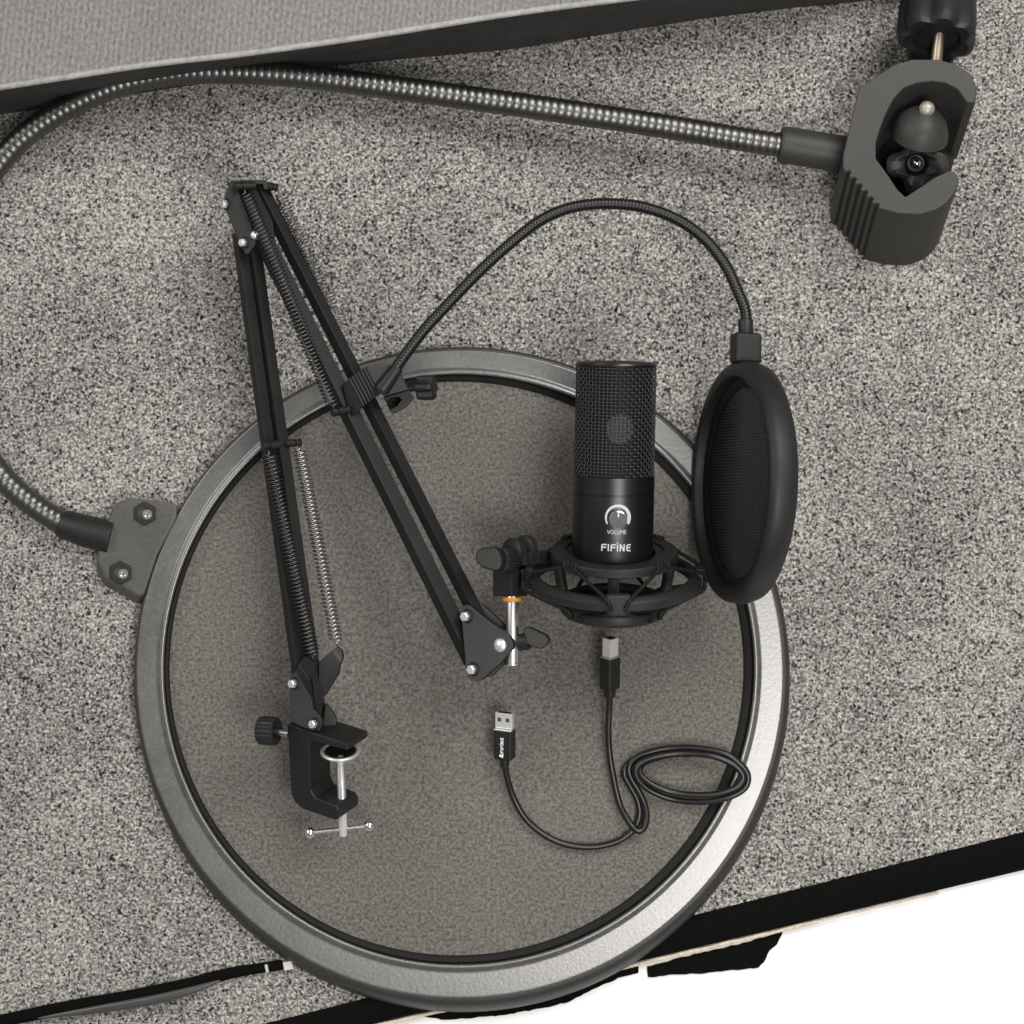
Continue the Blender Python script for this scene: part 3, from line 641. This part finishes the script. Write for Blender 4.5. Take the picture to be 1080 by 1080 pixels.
# ------------------------------------------------------------------ shock mount
SM = thing('shock_mount', 'black cradle shock mount with elastic cords holding the microphone', 'shock mount', W(648, 650, 110))
se = math.radians(16.5); so = W(648, 580, MZ); kk = SC(MZ)
sa = V(0, math.cos(se), math.sin(se)); sf = V(0, -math.sin(se), math.cos(se)); sr = V(1, 0, 0)
def sp_(deg, r, s): a = math.radians(deg); return so + (sr*math.cos(a)*r + sf*math.sin(a)*r + sa*s)*kk
mb = MB()
def octo(r, a): # slightly flattened outline between the four flats
    return r
mb.lathe(so, sa, [(43.5*kk, -9), (43.5*kk, -2.2), (52*kk, -2.0), (52.6*kk, -0.2), (53.2*kk, 0.1), (66*kk, 0.0), (67*kk, -0.6), (67.5*kk, -1.6), (67.5*kk, -8.4), (66.8*kk, -9.4), (50*kk, -10)], 128, closed=True); mb.build('upper_ring', M['matte'], SM, sharp=25)
mb = MB(); mb.lathe(so, sa, [(80.5*kk, -35), (80.5*kk, -23.6), (81.3*kk, -22.6), (86.3*kk, -22.4), (87.2*kk, -22.8), (91.7*kk, -26.2), (92.5*kk, -27.2), (92.5*kk, -34), (91.6*kk, -35.4), (82*kk, -36)], 128, closed=True); mb.build('outer_ring', M['matte'], SM, sharp=20)
mb = MB(); mb.lathe(so, sa, [(0.01, -60*kk), (46*kk, -60*kk), (46*kk, -55*kk), (56.4*kk, -55*kk), (57.6*kk, -56*kk), (58*kk, -57*kk), (58*kk, -64*kk), (55*kk, -68*kk), (0.01, -68*kk)], 96); mb.build('base_ring', M['matte'], SM, sharp=25)
for a in (3, 93, 183, 273):
    mb = MB(); mb.cyl(sp_(a, 60, -10.2), sp_(a, 53, -55), 5.6, 16); mb.build('post', M['matte'], SM)
for c in (0, 90, 180, 270):
    rad = (sr*math.cos(math.radians(c)) + sf*math.sin(math.radians(c))); tan = sa.cross(rad)
    mb = MB(); mb.box(sp_(c, 90, -30), (tan, sa, rad), (12.5*kk if c in (90, 270) else 9*kk, 11.5*kk, 4.5*kk)); mb.build('cord_clip', M['matte'], SM, bevel=1.8, seg=3)
    for sgn in (-1, 1):
        p0 = sp_(c + sgn*38, 64, 1.2); p1 = sp_(c + sgn*38, 68.8, -1); p2 = sp_(c + sgn*37, 69.6, -5); p3 = sp_(c + sgn*7.5, 95, -23); p4 = sp_(c + sgn*4, 96, -33)
        path = resample(smooth_path([p0, p1, p2, p2.lerp(p3, .5), p3, p4], 8), 1.1)
        mb = MB(); mb.tube(path, lambda t, i: 2.0 + 0.3*math.sin(i*1.9), 8); mb.build('elastic_cord', M['deep'], SM, sharp=80)
        p0 = sp_(c + sgn*4, 96, -33); p1 = sp_(c + sgn*8, 94, -41); p2 = sp_(c + sgn*36, 61, -60*kk); p3 = sp_(c + sgn*38, 60, -66)
        path = resample(smooth_path([p0, p1, p1.lerp(p2, .5), p2, p3], 8), 1.1)
        mb = MB(); mb.tube(path, lambda t, i: 2.0 + 0.3*math.sin(i*1.9), 8); mb.build('elastic_cord', M['deep'], SM, sharp=80)
        mb = MB(); rd = (sr*math.cos(math.radians(c + sgn*41)) + sf*math.sin(math.radians(c + sgn*41)))
        mb.box(sp_(c + sgn*41, 65.6, -4), (sa.cross(rd), sa, rd), (3.2, 6.2, 3.4)); mb.build('ring_tooth', M['matte'], SM, bevel=0.8)
# swivel
zs = 110
mb = MB(); foot = [(519.3, zs - 8), (539.8, zs + 9), (557, zs - 9), (537, zs - 26)]
mb.prism([W(px, 629, z) for px, z in foot], (0, 40, 0)); mb.build('swivel_block', M['plastic'], SM, bevel=1.6)
sx = V(-0.72, 0.02, 0.69).normalized()
mb = MB(); mb.lathe(W(540, 582, zs + 4), sx, [(12.5, -8), (14, -7), (14, 1), (12.5, 2), (0.01, 2)], 40); mb.build('swivel_disc', M['plastic'], SM)
mb = MB(); mb.lathe(W(553, 579, zs - 9), sx, [(12.5, -7), (14, -6), (14, 2), (12.5, 3), (0.01, 3)], 40); mb.build('swivel_disc', M['matte'], SM)
mb = MB(); mb.lathe(W(535, 590.5, zs + 11), sx, [(11.5, -7), (12.3, -6), (12.3, 9), (11.5, 10), (0.01, 10)], 90, lobes=24, depth=1.3); sk = mb.build('swivel_knob', M['plastic'], SM)
mb = MB(); mb.prism([W(*p, zs + 27) for p in [(500.5, 587), (502, 580.5), (507, 578), (520, 576.6), (526, 581), (529.5, 589), (529.5, 596), (526, 601.5), (520, 602.6), (507, 598.5), (502, 593)]], (6, 0, -13)); mb.build('wing', M['plastic'], sk, bevel=2.6, seg=3)
mb = MB(); aL = W(548, 590, zs + 8); aR = W(588, 586, zs - 30); ad, au, aw = basis(aR - aL, (0, 1, 0))
mb.box((aL + aR)/2, (ad, au, aw), ((aR - aL).length/2, 6.5, 5)); arm = mb.build('swivel_arm', M['matte'], SM, bevel=1.5)
for t in (0.12, 0.3, 0.48, 0.66):
    mb = MB(); nrm = aw if aw.z > 0 else -aw; mb.box(aL.lerp(aR, t) + nrm*5 + au*0.8, (ad, au, nrm), (2.3, 3.6, 0.35)); mb.build('slot', M['deep'], arm)
mb = MB(); mb.box(W(551.7, 611, zs + 7), (V(1, 0, 0), V(0, 1, 0), V(0, 0, 1)), (2.2, 10, 2)); mb.build('clip', M['matte'], SM, bevel=0.8)
mb = MB(); mb.lathe(W(540.3, 634.5, zs - 2), (0, 1, 0), [(7.2, 0), (9.6, 0), (10.2, 1), (10.2, 3.2), (9.6, 4.2), (7.2, 4.2)], 36, closed=True); mb.build('washer', M['orange'], SM)

# ------------------------------------------------------------------ small pop filter on the arm
PF = thing('pop_filter', 'small black oval-looking pop filter on a slim gooseneck clipped to the boom arm', 'pop filter', W(771, 640, 120))
pc = 0.24; psn = math.sqrt(1 - pc*pc)
PZ = 135
po = V(214.6, (540 - 508.5)*SC(PZ), PZ); pu = V(pc, 0, psn); pv = V(0.028, 1, 0); pv = (pv - pu*pv.dot(pu)).normalized(); pn = pv.cross(pu)
if pn.x > 0: pn = -pn
R0 = 119.0
mb = MB(); mb.lathe(po, pn, [(R0*.872, -4), (R0*.885, -.5), (R0*.93, 0.8), (R0*.975, -.4), (R0, -4), (R0*1.008, -9), (R0*1.008, -18), (R0*.985, -26), (R0*.94, -29), (R0*.89, -28), (R0*.875, -24)], 128, ref=pv, closed=True)
mb.build('hoop', M['matte'], PF, sharp=50)
mb = MB(); mb.lathe(po, pn, [(R0*.873, -5), (R0*.873, -9), (R0*.80, -11), (R0*.79, -12), (R0*.86, -14), (R0*.873, -14)], 96, ref=pv, closed=True); mb.build('seam', M['deep'], PF)
mb = MB(); mb.lathe(po, pn, [(R0*.872, -15.4), (0.01, -15.4), (0.01, -17), (R0*.872, -17)], 96, ref=pv); mb.build('backing_mesh', M['deep'], PF)
mb = MB(); ry = R0*0.865; nw = 68
for i in range(1, nw):
    h = -ry + 2*ry*i/nw; hw = math.sqrt(max(0, ry*ry - h*h)); 
    mb.tube([po + pn*(-13.6) + pv*h + pu*(-hw), po + pn*(-13.6) + pv*(h) + pu*hw], 0.5, 5)
nw = 52
for i in range(1, nw):
    h = -ry + 2*ry*i/nw; hw = math.sqrt(max(0, ry*ry - h*h))
    mb.tube([po + pn*(-14.4) + pu*h + pv*(-hw), po + pn*(-14.4) + pu*h + pv*hw], 0.42, 5)
mb.build('mesh_screen', plain('grey_black_nylon_mesh', (0.05, 0.05, 0.052), 0.35, spec=0.6), PF)
tp = po + pv*R0*1.01 + pn*(-14)
mb = MB(); mb.box(tp + pv*13, (pn, pv, pu), (13.5, 15, 11)); mb.build('neck_block', M['matte'], PF, bevel=3.2, seg=3)
tz2 = tp.z; nb = tp + pv*27
def pxof(p): kq = H/(H - p.z); return (540 + p.x*kq, 540 - p.y*kq)
nx, ny = pxof(nb)
gp = smooth_path([W(404, 409, 128), W(420, 384.5, 128), W(445, 351, 128), W(470, 323.5, 127), W(501, 291, 126), W(534, 260.5, 126), W(567, 234.5, 126), W(594, 221.5, 126), W(620, 216, 126), W(648, 215, 126), W(680, 219, 127), W(714, 231.5, 128), W(743, 252, 129), W(765, 279.5, 130), W(777.5, 306, tz2), W(nx - 0.5, ny - 24, tz2), nb], 12)
gp = resample(gp, 0.85)
mb = MB(); mb.tube(gp, lambda t, i: 6.0 - 0.8 + 0.8*abs(math.sin(PI*i/4.0))**0.7, 14); mb.build('gooseneck', M['mic'], PF, sharp=80)
mb = MB(); mb.lathe(nb - pv*2, (W(nx - 0.5, ny - 24, tz2) - nb), [(7.2, 0), (7.6, 1), (7.6, 16), (7, 17), (5, 17)], 24); mb.build('sleeve', M['plastic'], PF)
cb = thing  # clamp on the arm
mb = MB(); q = [W(361, 405, 112), W(386, 386, 127), W(401, 414.5, 127), W(386, 424, 119), W(376, 435, 114), W(372, 438, 112), W(365, 424, 111),
                W(410.5, 384, 123), W(423, 394, 119), W(431.5, 411, 117), W(405, 418.5, 124)]
mb.sheet(q, [(0, 1, 2, 3, 4, 5, 6), (1, 7, 8, 9, 10, 2)], (0, 0, -14)); cbd = mb.build('arm_clip', M['plastic'], PF, bevel=1.2)
for i in range(6):
    t = 0.30 + 0.12*i
    a = W(361, 405, 112).lerp(W(386, 386, 127), t); b = W(376, 434, 113).lerp(W(401, 414.5, 127), t)
    mb = MB(); mb.tube([a + V(0, 0, .3), b + V(0, 0, .3)], 1.1, 8); mb.build('rib', M['plastic'], cbd)
mb = MB(); jp = [(404, 418), (431.5, 411.5), (436, 418.5), (431, 425.5), (424, 431), (413, 436), (409, 428), (413, 431), (418, 428), (422, 420), (414, 420), (408, 423)]
jp = [(404, 419), (431.5, 411.5), (436, 418.5), (430, 426.5), (422, 432), (413, 436), (411, 432.5), (419, 428), (423.5, 421.5), (420, 418), (412, 419.5), (406.5, 424)]
mb.prism([W(*p, 116) for p in jp], (0, 0, -18)); mb.build('clip_jaw', M['plastic'], PF, bevel=0.8)
mb = MB(); mb.prism([W(*p, 100) for p in [(407, 424), (412, 419.5), (420, 418), (424, 421.5), (419, 428.5), (411, 433)]], (0, 0, -6)); mb.build('jaw_lining', M['deep'], PF)
mb = MB(); mb.cyl(W(420, 387, 129) * 1 + V(0, 0, 0), W(402, 411, 126.5), 6.0, 24, 8.5); mb.build('clip_sleeve', M['plastic'], PF, bevel=0.8)
mb = MB(); mb.cyl(W(430, 410, 112), W(447, 408.5, 116), 3.4, 16); ck = mb.build('clip_screw', M['plastic'], PF)
sx2 = V(0.9, 0.03, 0.3).normalized()
mb = MB(); mb.lathe(W(441, 409.3, 113), sx2, [(0.01, 3), (7, 2.5), (8, 0), (11, 0), (13, 1.5), (13.4, 5), (13.4, 14), (11.5, 17), (0.01, 17.5)], 80, lobes=6, depth=4.5, hollow=9); mb.build('star_knob', M['plastic'], PF)

# ------------------------------------------------------------------ usb cable
UC = thing('usb_cable', 'coiled black cable with two silver plugs lying on the filter mesh', 'cable', W(690, 840, 12))
cz = [(643, 733, 34), (642.5, 748, 30), (641.6, 768, 26), (642.5, 790, 22), (645.5, 812, 20), (653, 846, 19), (663, 866.5, 22), (671.5, 876, 25), (679, 873.5, 24), (682, 863, 22), (680.5, 850, 20), (674, 835, 19), (665.8, 821, 19), (663.2, 811, 19), (668, 801.5, 20), (684, 793.5, 22), (710, 788.8, 23), (740, 789.5, 24), (768, 796.5, 24), (785.5, 811, 24), (789, 823, 24), (783, 833.5, 24), (765, 842, 23), (741, 845.6, 22), (712, 843.5, 21), (689, 835.5, 22), (674.5, 824, 25), (670.3, 813, 27), (676.5, 804, 28), (693, 797.8, 29), (720, 794.6, 29), (750, 797, 29), (773, 806, 29), (783.6, 818, 29), (779, 828.5, 29), (763, 835.5, 28), (743, 838.4, 28), (715, 836.8, 28), (693, 830, 27), (679, 821, 25), (674.5, 812.5, 21), (681, 803.5, 16), (700, 797.5, 13.5), (714, 795.2, 13), (726, 795.4, 13), (728.5, 793, 13.3), (720, 790.8, 14), (700, 791.0, 14.5), (683, 794.5, 14.5), (667, 802, 14.5), (659.3, 810.5, 15), (658.8, 818.5, 15), (665, 830, 15), (671.8, 842.6, 15), (674.6, 856, 15), (672, 868, 15), (664.5, 878.5, 15), (648, 888.5, 15.5), (619, 893.5, 16), (586, 887, 16), (558, 867.5, 16), (542, 842, 18), (534.5, 818, 24), (532.7, 803, 28)]
def czl(x, z):
    t = min(1, max(0, (x - 715)/50)); return z + (8 if z < 26 else 6)*t*t*(3-2*t) if z > 18 else z
mb = MB(); mb.tube(resample(smooth_path([W(x, y, czl(x, z)) for x, y, z in cz], 10), 1.6), 3.35, 12); mb.build('cord', M['cord'], UC, sharp=80)
def plug(name, F, w, dp, h, mw, md, mh, srw):
    # local: x along d (width), y along n (depth, y=0 front), z up from the body's foot
    def bxl(x0, x1, y0, y1, z0, z1): return [F(x0, y0, z0), F(x1, y0, z0), F(x1, y1, z0), F(x0, y1, z0)], (F.u*(z1 - z0))*F.k
    mb = MB(); a, e = bxl(0, w, -dp, 0, 0, h); mb.prism(a, e); b = mb.build(name, M['plastic'], UC, bevel=2.2, seg=3)
    mb = MB(); a, e = bxl(0.2, w - .2, -dp + .2, -.2, h - 1.0, h + .2)
    mb.prism([p for p in a], e); mb.build('plug_rim', M['satin'], b, bevel=0.5)
    x0, y0 = (w - mw)/2, -(dp - md)/2
    mb = MB(); a, e = bxl(x0, x0 + mw, y0 - md, y0, h + 0.4, h + mh); mb.prism(a, e); sh = mb.build('plug_shell', M['plugmetal'], b, bevel=0.5)
    mb = MB(); a, e = bxl(x0 + mw*.12, x0 + mw*.88, y0 - md*.82, y0 - md*.18, h + mh + .02, h + mh + .25); mb.prism(a, e); mb.build('plug_mouth', M['deep'], sh)
    mb = MB(); mb.cyl(F(w/2, -dp/2, 0.4), F(w/2, -dp/2, -8.5), srw, 20, srw*.95); mb.build('strain_relief', M['plastic'], b, bevel=0.8)
    return b, sh, x0, y0
FA = frame(520.2, 801, 34, math.radians(22), math.radians(13))
b, sh, x0, y0 = plug('plug', FA, 20.5, 14, 33.5, 19.2, 6.0, 17.5, 5.0)
for hx in (0.2, 0.68):
    mb = MB(); a = [FA(x0 + 19.2*hx - 1.0, y0 + .05, 33.5 + 8.3), FA(x0 + 19.2*hx + 3.0, y0 + .05, 33.5 + 8.3), FA(x0 + 19.2*hx + 3.0, y0 + .05, 33.5 + 12.4), FA(x0 + 19.2*hx - 1.0, y0 + .05, 33.5 + 12.4)]
    mb.prism(a, FA.n*0.25); mb.build('contact_window', M['contact'], sh)
LP = word(0, 0, 7.4, w=1.5); mb = MB()
for pl in LP: mb.add([FA(8.2 + y*0.5, 0.2, 8.0 + x*0.56) for x, y in pl], [tuple(range(len(pl)))])
mb.add([FA(7.2, .2, 6.6), FA(11.9, .2, 7.0), FA(11.0, .2, 3.2), FA(7.0, .2, 4.2)], [(0, 1, 2, 3)])
mb.build('logo', plain('bright_white_print', (0.85, 0.85, 0.85), 0.5, var=0.02), b)
FB = frame(631.8, 727, 38, math.radians(45), math.radians(15))
plug('plug', FB, 15, 17.5, 36.5, 11.5, 12.5, 20.5, 6.2)

# ------------------------------------------------------------------ light, world, camera
wd = bpy.data.worlds.new('World'); scene.world = wd; wd.use_nodes = True
bg = wd.node_tree.nodes['Background']; bg.inputs[0].default_value = (1.0, 0.985, 0.955, 1); bg.inputs[1].default_value = 0.22
def area(name, loc, target, size, power, col=(1, 1, 1), sy=None):
    L = bpy.data.lights.new(name, 'AREA'); L.shape = 'RECTANGLE'; L.size = size; L.size_y = sy or size; L.energy = power; L.color = col
    o = bpy.data.objects.new(name, L); COL.objects.link(o); o.location = loc
    d = Vector(target) - Vector(loc); o.rotation_euler = d.to_track_quat('-Z', 'Y').to_euler(); return o
area('key_softbox', (-1.0, 0.50, 0.95), (0, 0, 0), 0.7, 6.8, (1, 0.98, 0.955))
area('overhead_softbox', (0.48, 0.70, 1.05), (0.05, 0.0, 0), 0.6, 12.0, (1, 0.98, 0.955))
area('window_light', (0.27, -0.33, 1.1), (0.11, -0.16, 0), 0.42, 7.8, (1, 0.97, 0.93), 0.42)
cam = bpy.data.cameras.new('camera'); co = bpy.data.objects.new('camera', cam); COL.objects.link(co)
co.location = (0, 0, H*S); cam.sensor_width = 36; cam.sensor_fit = 'HORIZONTAL'
cam.lens = 36 * H / 1080.0; cam.clip_start = 0.01; cam.clip_end = 50
scene.camera = co
scene.view_settings.view_transform = 'Standard'; scene.view_settings.look = 'None'
scene.view_settings.exposure = 0; scene.view_settings.gamma = 1; scene.view_settings.use_curve_mapping = False
scene.cycles.use_denoising = True
scene.cycles.max_bounces = 6
